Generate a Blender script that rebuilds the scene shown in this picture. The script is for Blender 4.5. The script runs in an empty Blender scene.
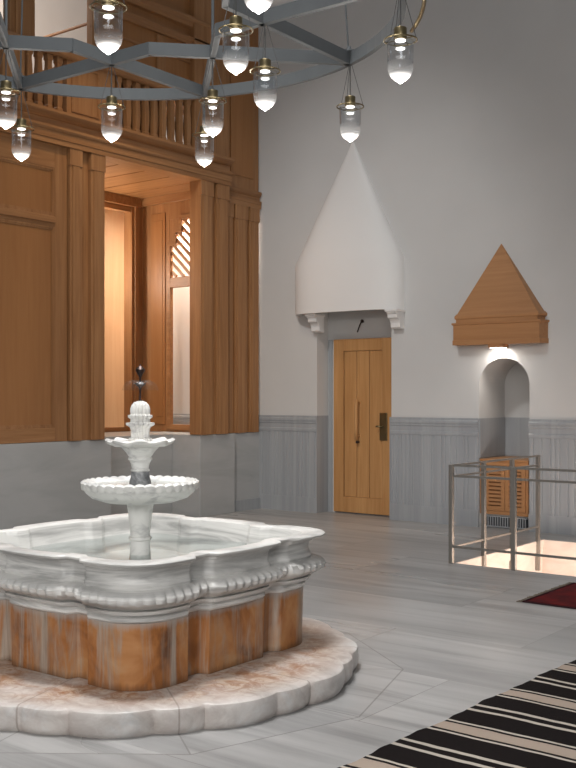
import bpy, bmesh, math, random
from mathutils import Vector
random.seed(7)
S = bpy.context.scene
COL = S.collection
PI = math.pi

# ------------------------------------------------------------ camera
cam_d = bpy.data.cameras.new('camera')
cam = bpy.data.objects.new('camera', cam_d)
COL.objects.link(cam)
cam.location = (0, 0, 1.5)
cam.rotation_euler = (PI/2, 0, math.radians(37.6))
cam_d.sensor_fit = 'HORIZONTAL'
cam_d.sensor_width = 36.0
cam_d.lens = 36.0*1038/576
cam_d.shift_y = 10/576
cam_d.clip_end = 100
S.camera = cam

# ------------------------------------------------------------ view, world and the big lights
S.view_settings.view_transform = 'Standard'
S.view_settings.look = 'None'
S.view_settings.exposure = 0.0
S.view_settings.gamma = 1.0
S.view_settings.use_curve_mapping = False
W = bpy.data.worlds.new('world')
S.world = W
W.use_nodes = True
W.node_tree.nodes['Background'].inputs[0].default_value = (0.96, 0.98, 1.0, 1)
W.node_tree.nodes['Background'].inputs[1].default_value = 0.17

def area(name, loc, target, size, power, col=(1, 1, 1), size_y=None, spread=None):
    l = bpy.data.lights.new(name, 'AREA')
    l.energy = power; l.color = col; l.size = size
    if size_y:
        l.shape = 'RECTANGLE'; l.size_y = size_y
    if spread: l.spread = math.radians(spread)
    o = bpy.data.objects.new(name, l); COL.objects.link(o)
    o.location = loc
    o.rotation_euler = (Vector(target)-Vector(loc)).to_track_quat('-Z', 'Y').to_euler()
    return o
def point(name, loc, power, col=(1, 1, 1), r=0.05):
    l = bpy.data.lights.new(name, 'POINT')
    l.energy = power; l.color = col; l.shadow_soft_size = r
    o = bpy.data.objects.new(name, l); COL.objects.link(o); o.location = loc
    return o
def spot(name, loc, target, power, ang, col=(1, 1, 1), r=0.1, blend=0.6):
    l = bpy.data.lights.new(name, 'SPOT')
    l.energy = power; l.color = col; l.shadow_soft_size = r
    l.spot_size = math.radians(ang); l.spot_blend = blend
    o = bpy.data.objects.new(name, l); COL.objects.link(o); o.location = loc
    o.rotation_euler = (Vector(target)-Vector(loc)).to_track_quat('-Z', 'Y').to_euler()
    return o

area('overhead_fill', (-4.0, 4.0, 8.6), (-4.1, 4.2, 0), 2.4, 120, (0.97, 0.98, 1.0), spread=95)  # added soft top light
spot('fountain_fill_spot', (-3.6, 3.5, 7.4), (-3.7, 3.6, 0), 900, 50, (1.0, 0.975, 0.95), 0.25, 1.0)  # added spot for the bright pool around the fountain, not a fixture
area('front_fill', (3.0, -2.5, 5.0), (-7.5, 10.0, 2.4), 3.0, 130, (0.95, 0.97, 1.0))  # added fill from behind the camera, no window stands here
spot('wall_wash', (-5.6, 4.2, 6.8), (-7.3, 10.6, 2.2), 700, 54, (1.0, 0.98, 0.96), 0.3, 1.0)  # added spot that brightens the back wall and hood
area('near_front_fill', (-0.6, -2.6, 3.2), (-4.0, 4.0, 0.2), 2.2, 34, (1.0, 0.985, 0.96), spread=70)  # added low fill for the pedestal front and near floor, no real window
spot('corner_wash', (-7.0, 8.0, 5.2), (-8.2, 10.6, 2.4), 40, 50, (1.0, 0.78, 0.6), 0.15, 1.0)  # added weak warm spot for the tint on the wall by the corner
point('loge_room_lamp', (-10.42, 8.75, 3.1), 62, (1.0, 0.90, 0.78), 0.15)
area('alcove_uplight', (-9.5, 8.7, 1.25), (-9.5, 8.8, 4.0), 0.5, 9, (1.0, 0.78, 0.52), spread=80)
area('gallery_fill', (-10.2, 7.0, 6.6), (-10.9, 8.2, 6.0), 0.8, 90, (1.0, 0.86, 0.74))  # added fill to lift the white wall behind the gallery
area('screen_passage_lamp', (-9.4, 10.25, 3.98), (-9.4, 10.35, 1.5), 0.35, 80, (1.0, 0.90, 0.78))
area('stairwell_lamp', (-2.6, 9.1, -0.35), (-4.0, 9.6, -1.4), 1.2, 60, (1.0, 0.86, 0.76), size_y=0.8)
spot('loge_warm_fill', (-6.9, 7.0, 6.6), (-8.5, 8.2, 0.8), 230, 70, (1.0, 0.72, 0.44), 0.2, 0.9)  # added warm spot on the lower loge, no fixture hangs here

# ------------------------------------------------------------ helpers
def tag(o, label=None, cat=None, group=None, kind=None):
    if label: o['label'] = label
    if cat: o['category'] = cat
    if group: o['group'] = group
    if kind: o['kind'] = kind
    return o
def thing(name, label, cat, loc=(0, 0, 0), group=None):
    o = bpy.data.objects.new(name, None); COL.objects.link(o)
    o.empty_display_size = 0.1
    o.location = loc
    return tag(o, label, cat, group)
WORLD_LOC = {}
def obj(name, bm, m, parent=None, smooth=False, origin=None, label=None, bevel=0):
    """links the bmesh (world coordinates) as one mesh object"""
    bmesh.ops.recalc_face_normals(bm, faces=bm.faces)
    if parent is not None:
        base = WORLD_LOC.get(parent.name, Vector(parent.location))
        org = base
    else:
        if origin is None:
            xs = [v.co for v in bm.verts]
            org = Vector(((min(c.x for c in xs)+max(c.x for c in xs))/2, (min(c.y for c in xs)+max(c.y for c in xs))/2, min(c.z for c in xs)))
        else: org = Vector(origin)
    for v in bm.verts: v.co -= org
    me = bpy.data.meshes.new(name); bm.to_mesh(me); bm.free()
    if smooth:
        for p in me.polygons: p.use_smooth = True
    o = bpy.data.objects.new(name, me); COL.objects.link(o)
    for mm in (m if isinstance(m, list) else [m]): me.materials.append(mm)
    if parent is not None: o.parent = parent
    else: o.location = org
    WORLD_LOC[o.name] = org.copy()
    if label: o['label'] = label
    if bevel:
        b = o.modifiers.new('bevel', 'BEVEL'); b.width = bevel; b.segments = 2; b.limit_method = 'ANGLE'
    return o
def autosmooth(o, ang=35):
    """shade smooth but keep sharp edges"""
    me = o.data
    bm = bmesh.new(); bm.from_mesh(me)
    for e in bm.edges:
        if len(e.link_faces) == 2 and e.calc_face_angle(0) > math.radians(ang): e.smooth = False
    for f in bm.faces: f.smooth = True
    bm.to_mesh(me); bm.free()
    return o
NB = bmesh.new
def box(bm, x0, x1, y0, y1, z0, z1):
    v = [bm.verts.new((x, y, z)) for x in (x0, x1) for y in (y0, y1) for z in (z0, z1)]
    for f in ((0, 1, 3, 2), (4, 6, 7, 5), (0, 4, 5, 1), (2, 3, 7, 6), (0, 2, 6, 4), (1, 5, 7, 3)):
        bm.faces.new([v[i] for i in f])
    return bm
def prism(bm, pts, vec):
    a = [bm.verts.new(p) for p in pts]
    b = [bm.verts.new(Vector(p)+Vector(vec)) for p in pts]
    bm.faces.new(a); bm.faces.new(b[::-1])
    n = len(a)
    for i in range(n): bm.faces.new((a[i], a[(i+1) % n], b[(i+1) % n], b[i]))
    return bm
def loft(bm, rings, cap0=True, cap1=True):
    vs = [[bm.verts.new(p) for p in r] for r in rings]
    n = len(vs[0])
    for a, b in zip(vs, vs[1:]):
        for i in range(n): bm.faces.new((a[i], a[(i+1) % n], b[(i+1) % n], b[i]))
    if cap0: bm.faces.new(vs[0])
    if cap1: bm.faces.new(vs[-1][::-1])
    return bm
def lathe(bm, cx, cy, prof, n=32, mod=None, cap0=True, cap1=True):
    rings = []
    for k, (r, z) in enumerate(prof):
        ring = []
        for i in range(n):
            a = 2*PI*i/n
            rr, zz = (r, z) if mod is None else mod(k, r, z, a)
            ring.append((cx+rr*math.cos(a), cy+rr*math.sin(a), zz))
        rings.append(ring)
    return loft(bm, rings, cap0, cap1)
def tube(bm, pts, r, n=8, cap=True):
    pts = [Vector(p) for p in pts]
    rings = []
    tot = (pts[-1]-pts[0]).normalized()
    ref = Vector((1, 0, 0)) if abs(tot.z) > 0.6 else Vector((0, 0, 1))
    for i, p in enumerate(pts):
        d = (pts[min(i+1, len(pts)-1)]-pts[max(i-1, 0)]).normalized()
        u = d.cross(ref)
        u.normalize(); w = d.cross(u)
        rings.append([p+u*(r*math.cos(2*PI*k/n))+w*(r*math.sin(2*PI*k/n)) for k in range(n)])
    return loft(bm, rings, cap, cap)
def torus(bm, c, R, r, n=32, m=8):
    vs = [[bm.verts.new((c[0]+(R+r*math.cos(2*PI*j/m))*math.cos(2*PI*i/n), c[1]+(R+r*math.cos(2*PI*j/m))*math.sin(2*PI*i/n), c[2]+r*math.sin(2*PI*j/m))) for j in range(m)] for i in range(n)]
    for i in range(n):
        for j in range(m): bm.faces.new((vs[i][j], vs[(i+1) % n][j], vs[(i+1) % n][(j+1) % m], vs[i][(j+1) % m]))
    return bm

# ------------------------------------------------------------ materials
class G:
    def __init__(s, name):
        s.m = bpy.data.materials.new(name); s.m.use_nodes = True
        s.t = s.m.node_tree; s.b = s.t.nodes['Principled BSDF']
        s.out = s.t.nodes['Material Output']
    def n(s, typ, **kw):
        x = s.t.nodes.new('ShaderNode'+typ)
        for k, v in kw.items(): setattr(x, k, v)
        return x
    def l(s, a, b): s.t.links.new(a, b)
    def coord(s, scale=(1, 1, 1), kind='Object', world=False, rot=(0, 0, 0)):
        mp = s.n('Mapping'); mp.inputs['Scale'].default_value = scale
        mp.inputs['Rotation'].default_value = rot
        if world: s.l(s.n('NewGeometry').outputs['Position'], mp.inputs[0])
        else: s.l(s.n('TexCoord').outputs[kind], mp.inputs[0])
        return mp.outputs[0]
    def noise(s, vec, scale, detail=4, rough=0.55, dist=0.0):
        x = s.n('TexNoise'); x.inputs['Scale'].default_value = scale
        x.inputs['Detail'].default_value = detail; x.inputs['Roughness'].default_value = rough
        x.inputs['Distortion'].default_value = dist
        s.l(vec, x.inputs['Vector']); return x.outputs['Fac']
    def ramp(s, fac, stops, interp='LINEAR'):
        r = s.n('ValToRGB'); r.color_ramp.interpolation = interp
        e = r.color_ramp.elements
        while len(e) < len(stops): e.new(0.5)
        for i, (p, c) in enumerate(stops):
            e[i].position = p; e[i].color = (c[0], c[1], c[2], 1) if isinstance(c, tuple) else (c, c, c, 1)
        s.l(fac, r.inputs[0]); return r.outputs[0]
    def mix(s, fac, a, b, blend='MIX'):
        x = s.n('Mix', data_type='RGBA', blend_type=blend)
        if isinstance(fac, float): x.inputs[0].default_value = fac
        else: s.l(fac, x.inputs[0])
        for q, v in ((6, a), (7, b)):
            if isinstance(v, tuple): x.inputs[q].default_value = (v[0], v[1], v[2], 1)
            else: s.l(v, x.inputs[q])
        return x.outputs[2]
    def math(s, op, a, b=None, c=None):
        x = s.n('Math', operation=op)
        for i, v in enumerate((a, b, c)):
            if v is None: continue
            if isinstance(v, (int, float)): x.inputs[i].default_value = v
            else: s.l(v, x.inputs[i])
        return x.outputs[0]
    def bump(s, h, strength=0.3, dist=0.01):
        x = s.n('Bump'); x.inputs['Strength'].default_value = strength; x.inputs['Distance'].default_value = dist
        s.l(h, x.inputs['Height']); s.l(x.outputs[0], s.b.inputs['Normal'])
    def fin(s, col=None, rough=0.5, spec=0.5, metal=0.0):
        if isinstance(col, tuple): s.b.inputs['Base Color'].default_value = (col[0], col[1], col[2], 1)
        elif col is not None: s.l(col, s.b.inputs['Base Color'])
        if isinstance(rough, float): s.b.inputs['Roughness'].default_value = rough
        else: s.l(rough, s.b.inputs['Roughness'])
        s.b.inputs['Specular IOR Level'].default_value = spec
        s.b.inputs['Metallic'].default_value = metal
        return s.m

def wood(name, axis='z', a=(0.250, 0.112, 0.042), b=(0.41, 0.212, 0.092), rough=0.42):
    g = G(name)
    sc = {'z': (14, 14, 0.7), 'y': (14, 0.7, 14), 'x': (0.7, 14, 14)}[axis]
    v = g.coord(sc, world=True)
    n1 = g.noise(v, 1.6, 5, 0.6, 0.4)
    sc2 = {'z': (2.2, 2.2, 0.25), 'y': (2.2, .25, 2.2), 'x': (.25, 2.2, 2.2)}[axis]
    n2 = g.noise(g.coord(sc2, world=True), 1.0, 2)
    c = g.ramp(n1, [(0.25, a), (0.72, b)])
    c = g.mix(g.ramp(n2, [(0.35, 0.0), (0.7, 0.35)]), c, tuple(x*0.72 for x in a))
    g.bump(n1, 0.12, 0.004)
    return g.fin(c, rough, 0.35)
M = {}
M['wood_z'] = wood('honey_wood_upright', 'z')
M['wood_y'] = wood('honey_wood_along_y', 'y')
M['wood_x'] = wood('honey_wood_along_x', 'x')
M['panel'] = wood('honey_wood_veneer', 'z', (0.30, 0.132, 0.046), (0.36, 0.170, 0.064), 0.38)
M['door'] = wood('door_wood', 'z', (0.42, 0.20, 0.070), (0.60, 0.335, 0.14), 0.42)
M['canopy'] = wood('canopy_wood', 'x', (0.37, 0.175, 0.072), (0.47, 0.24, 0.105), 0.45)
M['room_wood'] = wood('room_panel_wood', 'z', (0.56, 0.32, 0.16), (0.62, 0.38, 0.21), 0.45)

def plaster(name, col, var=0.04):
    g = G(name)
    v = g.coord((1, 1, 1), world=True)
    n = g.noise(v, 0.8, 3)
    c = g.ramp(n, [(0.3, tuple(x*(1-var) for x in col)), (0.7, tuple(min(1, x*(1+var)) for x in col))])
    g.bump(g.noise(v, 60, 3), 0.08, 0.003)
    return g.fin(c, 0.85, 0.2)
M['plaster'] = plaster('grey_white_plaster', (0.58, 0.575, 0.565))
M['hood'] = plaster('hood_plaster', (0.76, 0.75, 0.735), 0.015)

def marble(name, light, dark, vein=(3, 1.0, 12), amount=0.6, rough=0.35, world=True, spec=0.45, rot=(0, 0, 0), speckle=0.0):
    g = G(name)
    v = g.coord(vein, world=world, rot=rot)
    n1 = g.noise(v, 1.0, 5, 0.6, 0.8)
    n2 = g.noise(g.coord((1, 1, 1), world=world), 1.7, 3)
    c = g.ramp(n1, [(0.36, dark), (0.36+0.3*amount, light), (0.8, light)])
    c = g.mix(g.ramp(n2, [(0.35, 0.0), (0.75, 0.45)]), c, tuple(x*0.86 for x in light))
    g.bump(n1, 0.05, 0.004)
    return g.fin(c, rough, spec)
M['basin'] = marble('weathered_white_marble', (0.73, 0.715, 0.685), (0.30, 0.295, 0.285), (1.4, 1.4, 14), 0.72, 0.4)
M['tier'] = marble('carved_white_marble', (0.80, 0.785, 0.75), (0.50, 0.49, 0.48), (6, 6, 14), 0.5, 0.45)
M['tier_dark'] = marble('veined_grey_marble', (0.42, 0.42, 0.42), (0.09, 0.095, 0.105), (16, 16, 16), 0.9, 0.4)
M['plinth'] = marble('grey_plinth_marble', (0.43, 0.435, 0.435), (0.35, 0.36, 0.36), (1.2, 0.6, 3), 0.7, 0.45)
M['wains'] = marble('grey_wainscot_marble', (0.37, 0.385, 0.40), (0.30, 0.315, 0.335), (9, 9, 0.25), 0.9, 0.45)
M['stair'] = marble('cream_stair_marble', (0.80, 0.70, 0.62), (0.70, 0.58, 0.50), (2, 2, 6), 0.6, 0.4)

def pedestal_mat():
    g = G('iron_stained_marble')
    v = g.coord((9, 9, 1.0), world=True)
    n1 = g.noise(v, 1.0, 5, 0.65, 0.6)
    n2 = g.noise(g.coord((2.4, 2.4, 2.0), world=True), 1.5, 4, 0.6, 0.5)
    n3 = g.noise(g.coord((16, 16, 1.3), world=True), 1.0, 4, 0.7)
    rust = g.ramp(n2, [(0.30, (0.13, 0.045, 0.014)), (0.45, (0.36, 0.135, 0.036)), (0.58, (0.46, 0.21, 0.075)), (0.74, (0.50, 0.33, 0.19))])
    grey = g.ramp(n3, [(0.35, (0.20, 0.17, 0.14)), (0.7, (0.52, 0.46, 0.39))])
    c = g.mix(g.ramp(n1, [(0.47, 0.0), (0.62, 0.8)]), rust, grey)
    sz = g.n('SeparateXYZ'); g.l(g.n('NewGeometry').outputs['Position'], sz.inputs[0])
    # the stone stays bare and grey in an uneven strip under the moulding
    h = g.math('ADD', sz.outputs[2], g.math('MULTIPLY', n3, 0.09))
    c = g.mix(g.ramp(h, [(0.44, 0.0), (0.475, 0.75)]), c, (0.36, 0.33, 0.30))
    # darker brown band near the foot
    c = g.mix(g.ramp(h, [(0.165, 0.7), (0.20, 0.0)]), c, (0.12, 0.055, 0.025))
    g.bump(n3, 0.2, 0.006)
    return g.fin(c, 0.38, 0.45)
M['pedestal'] = pedestal_mat()

FC = (-4.12, 4.02)       # centre of the fountain
def joint_nodes(g, pos, ngon_r=1.44):
    """lines of the ten sided slab ring around the fountain; returns (line mask, radius, sector fold)"""
    sx = g.n('SeparateXYZ'); g.l(pos, sx.inputs[0])
    x = g.math('SUBTRACT', sx.outputs[0], FC[0]); y = g.math('SUBTRACT', sx.outputs[1], FC[1])
    ang = g.math('ARCTAN2', y, x)
    r = g.math('SQRT', g.math('ADD', g.math('MULTIPLY', x, x), g.math('MULTIPLY', y, y)))
    seg = 2*PI/10
    k = g.math('DIVIDE', ang, seg)
    fr = g.math('SUBTRACT', k, g.math('FLOOR', k))            # 0..1 between vertices
    fold = g.math('MULTIPLY', g.math('SUBTRACT', fr, 0.5), seg)
    ap = g.math('MULTIPLY', r, g.math('COSINE', fold))        # distance along the sector's normal
    apo = ngon_r*math.cos(seg/2)
    e = g.math('LESS_THAN', g.math('ABSOLUTE', g.math('SUBTRACT', ap, apo)), 0.0045)
    side = g.math('MULTIPLY', r, g.math('SINE', g.math('SUBTRACT', seg/2, g.math('ABSOLUTE', fold))))
    radial = g.math('MULTIPLY', g.math('LESS_THAN', side, 0.004), g.math('LESS_THAN', ap, apo))
    inside = g.math('LESS_THAN', ap, apo)
    return g.math('MAXIMUM', e, radial), radial, r, inside, g.math('FLOOR', k), ang

def floor_mat():
    g = G('pale_marble_slabs')
    geo = g.n('NewGeometry'); pos = geo.outputs['Position']
    lines, _, r, inside, sector, ang = joint_nodes(g, pos)
    br = g.n('TexBrick'); br.offset = 0.37
    mp = g.n('Mapping'); g.l(pos, mp.inputs[0]); mp.inputs['Location'].default_value = (0.35, 0.33, 0)
    g.l(mp.outputs[0], br.inputs['Vector'])
    br.inputs['Scale'].default_value = 1.0; br.inputs['Mortar Size'].default_value = 0.0028
    br.inputs['Mortar Smooth'].default_value = 0.0
    br.inputs['Brick Width'].default_value = 2.3; br.inputs['Row Height'].default_value = 0.86
    br.inputs['Color1'].default_value = (0.0, 0, 0, 1); br.inputs['Color2'].default_value = (1, 1, 1, 1)
    br.inputs['Mortar'].default_value = (0.5, 0.5, 0.5, 1)
    outside = g.math('SUBTRACT', 1.0, inside)
    mort = g.math('MULTIPLY', br.outputs['Fac'], outside)
    allj = g.math('MAXIMUM', lines, mort)
    # veins, shifted slab by slab
    off = g.n('CombineXYZ')
    sh = g.n('SeparateColor'); g.l(br.outputs['Color'], sh.inputs[0])
    shift = g.math('ADD', g.math('MULTIPLY', sh.outputs[0], 7.0), g.math('MULTIPLY', g.math('MULTIPLY', sector, 1.7), inside))
    g.l(shift, off.inputs[2])
    add = g.n('VectorMath', operation='ADD'); g.l(pos, add.inputs[0]); g.l(off.outputs[0], add.inputs[1])
    m2 = g.n('Mapping'); g.l(add.outputs[0], m2.inputs[0]); m2.inputs['Scale'].default_value = (0.55, 7.5, 3)
    m2.inputs['Rotation'].default_value = (0, 0, math.radians(3))
    n1 = g.noise(m2.outputs[0], 1.0, 6, 0.6, 0.5)
    m3 = g.n('Mapping'); g.l(add.outputs[0], m3.inputs[0]); m3.inputs['Scale'].default_value = (0.3, 1.1, 1)
    n2 = g.noise(m3.outputs[0], 1.0, 3, 0.5, 0.3)
    c = g.ramp(n1, [(0.30, (0.20, 0.197, 0.193)), (0.50, (0.37, 0.363, 0.355)), (0.72, (0.45, 0.44, 0.43))])
    c = g.mix(g.ramp(n2, [(0.38, 0.0), (0.66, 0.65)]), c, (0.255, 0.252, 0.25))
    c = g.mix(g.math('MULTIPLY', allj, 0.62), c, (0.13, 0.12, 0.11))
    ro = g.ramp(n2, [(0.3, 0.26), (0.7, 0.38)])
    return g.fin(c, ro, 0.5)
M['floor'] = floor_mat()

def platform_mat():
    g = G('worn_white_step_marble')
    geo = g.n('NewGeometry'); pos = geo.outputs['Position']
    _, radial, r, inside, sector, ang = joint_nodes(g, pos)
    n1 = g.noise(g.coord((2.0, 6, 6), world=True), 1.0, 5, 0.6, 0.7)
    c = g.ramp(n1, [(0.32, (0.42, 0.41, 0.40)), (0.55, (0.60, 0.585, 0.57)), (0.8, (0.66, 0.645, 0.625))])
    n2 = g.noise(g.coord((1, 1, 1), world=True), 3.2, 5, 0.7, 1.0)
    n3 = g.noise(g.coord((1, 1, 1), world=True), 11, 4, 0.7, 1.5)
    near = g.ramp(g.math('DIVIDE', g.math('ADD', r, g.math('MULTIPLY', n2, 0.50)), 1.75), [(0.72, 1.0), (0.86, 0.0)])
    st = g.mix(g.ramp(n3, [(0.42, 0.0), (0.62, 1.0)]), (0.30, 0.14, 0.065), (0.50, 0.38, 0.29))
    c = g.mix(g.math('MULTIPLY', near, g.ramp(n2, [(0.38, 0.45), (0.6, 1.0)])), c, st)
    c = g.mix(g.math('MULTIPLY', radial, 0.55), c, (0.22, 0.18, 0.15))
    g.bump(n3, 0.15, 0.004)
    return g.fin(c, 0.38, 0.45)
M['platform'] = platform_mat()

def metal(name, col, rough, var=0.1, met=1.0):
    g = G(name)
    n = g.noise(g.coord((20, 20, 3)), 2.0, 3)
    c = g.ramp(n, [(0.3, tuple(x*(1-var) for x in col)), (0.7, col)])
    return g.fin(c, rough, 0.5, met)
M['brass'] = metal('aged_brass', (0.25, 0.20, 0.11), 0.38)
M['steel'] = metal('brushed_steel', (0.33, 0.305, 0.275), 0.40, 0.1, 0.75)
M['bronze'] = metal('dark_bronze', (0.075, 0.055, 0.05), 0.4)
def paint(name, col, rough=0.5, spec=0.4):
    g = G(name)
    n = g.noise(g.coord((3, 3, 3)), 3.0, 3)
    c = g.ramp(n, [(0.3, tuple(x*0.93 for x in col)), (0.7, col)])
    return g.fin(c, rough, spec)
M['strap'] = paint('blue_grey_painted_steel', (0.112, 0.121, 0.127), 0.5)
M['cable'] = paint('dark_cable', (0.09, 0.09, 0.09), 0.5)
M['black'] = paint('black_grille_metal', (0.02, 0.022, 0.026), 0.5)
def emit(name, col, s):
    g = G(name)
    g.b.inputs['Emission Color'].default_value = (*col, 1); g.b.inputs['Emission Strength'].default_value = s
    return g.fin((0.8, 0.8, 0.8), 0.5)
M['led'] = emit('lit_led_disc', (1.0, 0.97, 0.92), 2.2)
M['tip'] = emit('glowing_frosted_tip', (1.0, 0.97, 0.94), 1.35)
M['canopy_led'] = emit('canopy_lamp_glow', (1.0, 0.95, 0.88), 5.0)
def glass_mat(name, tint, base, k, rough=0.05):
    g = G(name)
    tr = g.n('BsdfTransparent'); tr.inputs[0].default_value = (*tint, 1)
    gl = g.n('BsdfGlossy'); gl.inputs['Roughness'].default_value = rough; gl.inputs['Color'].default_value = (0.9, 0.92, 0.95, 1)
    lw = g.n('LayerWeight'); lw.inputs[0].default_value = 0.35
    f = g.math('ADD', g.math('MULTIPLY', lw.outputs['Facing'], k), base)
    mx = g.n('MixShader'); g.l(f, mx.inputs[0]); g.l(tr.outputs[0], mx.inputs[1]); g.l(gl.outputs[0], mx.inputs[2])
    g.l(mx.outputs[0], g.out.inputs[0]); return g.m
M['jar'] = glass_mat('clear_jar_glass', (0.93, 0.94, 0.95), 0.05, 0.75)
def frost_mat():
    g = G('frosted_lower_glass')
    sz = g.n('SeparateXYZ'); g.l(g.n('TexCoord').outputs['Object'], sz.inputs[0])
    # how densely the jar is frosted, from clear at 0.12 m above the tip to full below
    dens = g.ramp(g.math('DIVIDE', sz.outputs[2], 0.12), [(0.0, 1.0), (0.22, 0.80), (0.42, 0.30), (0.85, 0.04)])
    tr = g.n('BsdfTransparent')
    df = g.n('BsdfDiffuse'); df.inputs[0].default_value = (0.85, 0.85, 0.85, 1)
    em = g.n('Emission'); em.inputs[0].default_value = (1.0, 0.97, 0.94, 1)
    g.l(g.math('MULTIPLY', g.math('POWER', dens, 2.5), 1.0), em.inputs[1])
    ad = g.n('AddShader'); g.l(df.outputs[0], ad.inputs[0]); g.l(em.outputs[0], ad.inputs[1])
    mx = g.n('MixShader'); g.l(dens, mx.inputs[0])
    g.l(tr.outputs[0], mx.inputs[1]); g.l(ad.outputs[0], mx.inputs[2]); g.l(mx.outputs[0], g.out.inputs[0]); return g.m
M['frost'] = frost_mat()
def water_mat():
    g = G('still_water')
    tr = g.n('BsdfTransparent'); tr.inputs[0].default_value = (0.86, 0.90, 0.90, 1)
    gl = g.n('BsdfGlossy'); gl.inputs['Roughness'].default_value = 0.22
    n = g.noise(g.coord((1, 1, 1)), 9.0, 2)
    bp = g.n('Bump'); bp.inputs['Strength'].default_value = 0.08; bp.inputs['Distance'].default_value = 0.01
    g.l(n, bp.inputs['Height']); g.l(bp.outputs[0], gl.inputs['Normal'])
    fr = g.n('Fresnel'); fr.inputs[0].default_value = 1.34
    f = g.math('MINIMUM', g.math('MULTIPLY', fr.outputs[0], 0.75), 0.5)
    mx = g.n('MixShader'); g.l(f, mx.inputs[0]); g.l(tr.outputs[0], mx.inputs[1]); g.l(gl.outputs[0], mx.inputs[2])
    g.l(mx.outputs[0], g.out.inputs[0]); return g.m
M['water'] = water_mat()
M['spray'] = glass_mat('thin_falling_water', (0.97, 0.98, 0.98), 0.01, 0.07, 0.3)

# ============================================================ SETTING
# ------- floor with the stairwell hole
HX0, HX1, HY0, HY1 = -4.46, 0.9, 8.2, 10.1
bm = NB()
t = 0.12
box(bm, -12.5, 4.0, -3.0, HY0, -t, 0)
box(bm, -12.5, HX0, HY0, HY1, -t, 0)
box(bm, HX1, 4.0, HY0, HY1, -t, 0)
box(bm, -12.5, 4.0, HY1, 11.6, -t, 0)
tag(obj('floor', bm, M['floor'], origin=(0, 0, 0)), kind='structure')
# stairwell lining, below the floor
bm = NB()
D = -1.7
box(bm, HX0-0.1, HX0, HY0-0.1, HY1+0.1, D, -t)
box(bm, HX0, HX1, HY1, HY1+0.1, D, -t)
box(bm, HX0, HX1, HY0-0.1, HY0, D, -t)
box(bm, HX1, HX1+0.1, HY0-0.1, HY1+0.1, D, -t)
box(bm, HX0-0.1, HX1+0.1, HY0-0.1, HY1+0.1, D-0.1, D)
box(bm, HX0, HX0+0.012, HY0, HY1, -t, -0.004)
box(bm, HX0+0.012, HX1, HY1-0.012, HY1, -t, -0.004)
box(bm, HX0+0.012, HX1, HY1-0.16, HY1-0.012, D, -0.42)
box(bm, HX0+0.012, HX0+0.22, HY0, HY1-0.16, D, -0.42)
box(bm, HX0+0.22, HX0+0.5, HY0, HY1-0.16, D, -0.60)
box(bm, HX0+0.5, HX0+0.8, HY0, HY1-0.16, D, -0.78)
tag(obj('wall_stairwell', bm, M['stair']), kind='structure')

# ------- back wall with door recess and arched niche
WY = 10.6
DX0, DX1, DZ = -7.70, -6.60, 2.56
NX0, NX1 = -5.44, -4.83
NR = (NX1-NX0)/2; NCX = (NX0+NX1)/2; NZS = 1.90-NR
NB_Y = 11.25
bm = NB()
TOP = 8.5
box(bm, -12.4, DX0, WY, WY+0.75, 0, TOP)
box(bm, DX0, DX1, WY+0.24, WY+0.75, 0, TOP)
box(bm, DX0, DX1, WY, WY+0.24, DZ, TOP)
box(bm, DX1, NX0, WY, WY+0.75, 0, TOP)
box(bm, NX1, 4.0, WY, WY+0.75, 0, TOP)
box(bm, NX0, NX1, NB_Y, WY+0.75, 0, TOP)
# spandrel above the arch
arc = [(NCX-NR*math.cos(PI*i/24), NZS+NR*math.sin(PI*i/24)) for i in range(25)]
def spandrel(bm, y0, y1):
    for (xa, za), (xb, zb) in zip(arc, arc[1:]):
        prism(bm, [(xa, y0, za), (xb, y0, zb), (xb, y0, TOP), (xa, y0, TOP)], (0, y1-y0, 0))
spandrel(bm, WY, NB_Y)
box(bm, NX0, NX1, WY+0.04, NB_Y, 0, 0.15)
bmesh.ops.remove_doubles(bm, verts=bm.verts, dist=1e-5)
wall_back = tag(obj('wall_back', bm, M['plaster']), kind='structure')

# wainscot: fluted marble dado in lengths between the openings
def wainscot(name, x0, x1, seed):
    rnd = random.Random(seed)
    bm = NB()
    d = 0.022
    y = WY
    # base block, flute field, top mouldings
    box(bm, x0, x1, y-d-0.006, y, 0, 0.19)
    # fluted field as one corrugated plan
    pts = []; x = x0
    while x < x1-0.06:
        w = rnd.choice([0.035, 0.05, 0.05, 0.07, 0.10])
        w = min(w, x1-0.02-x)
        pts += [(x+0.004, y-d+0.009), (x+0.010, y-d), (x+w-0.010, y-d), (x+w-0.004, y-d+0.009)]
        x += w
    pts = [(x0, y-d+0.009)]+pts+[(x1, y-d+0.009), (x1, y), (x0, y)]
    prism(bm, [(a, b, 0.19) for a, b in pts], (0, 0, 0.83))
    prof = [(0, 1.02), (-d-0.002, 1.02), (-d-0.006, 1.035), (-d-0.006, 1.06), (-d+0.004, 1.07), (-d+0.004, 1.12), (-d-0.004, 1.135), (-d-0.004, 1.15), (-d-0.012, 1.165), (-d-0.012, 1.19), (-d+0.002, 1.20), (-d+0.002, 1.225), (0, 1.225)]
    prism(bm, [(x0, y+a, z) for a, z in prof], (x1-x0, 0, 0))
    return tag(obj(name, bm, M['wains']), kind='structure')
wainscot('trim_1', -12.3, DX0, 1)
wainscot('trim_2', DX1, NX0, 2)
wainscot('trim_3', NX1, 3.9, 3)
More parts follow.
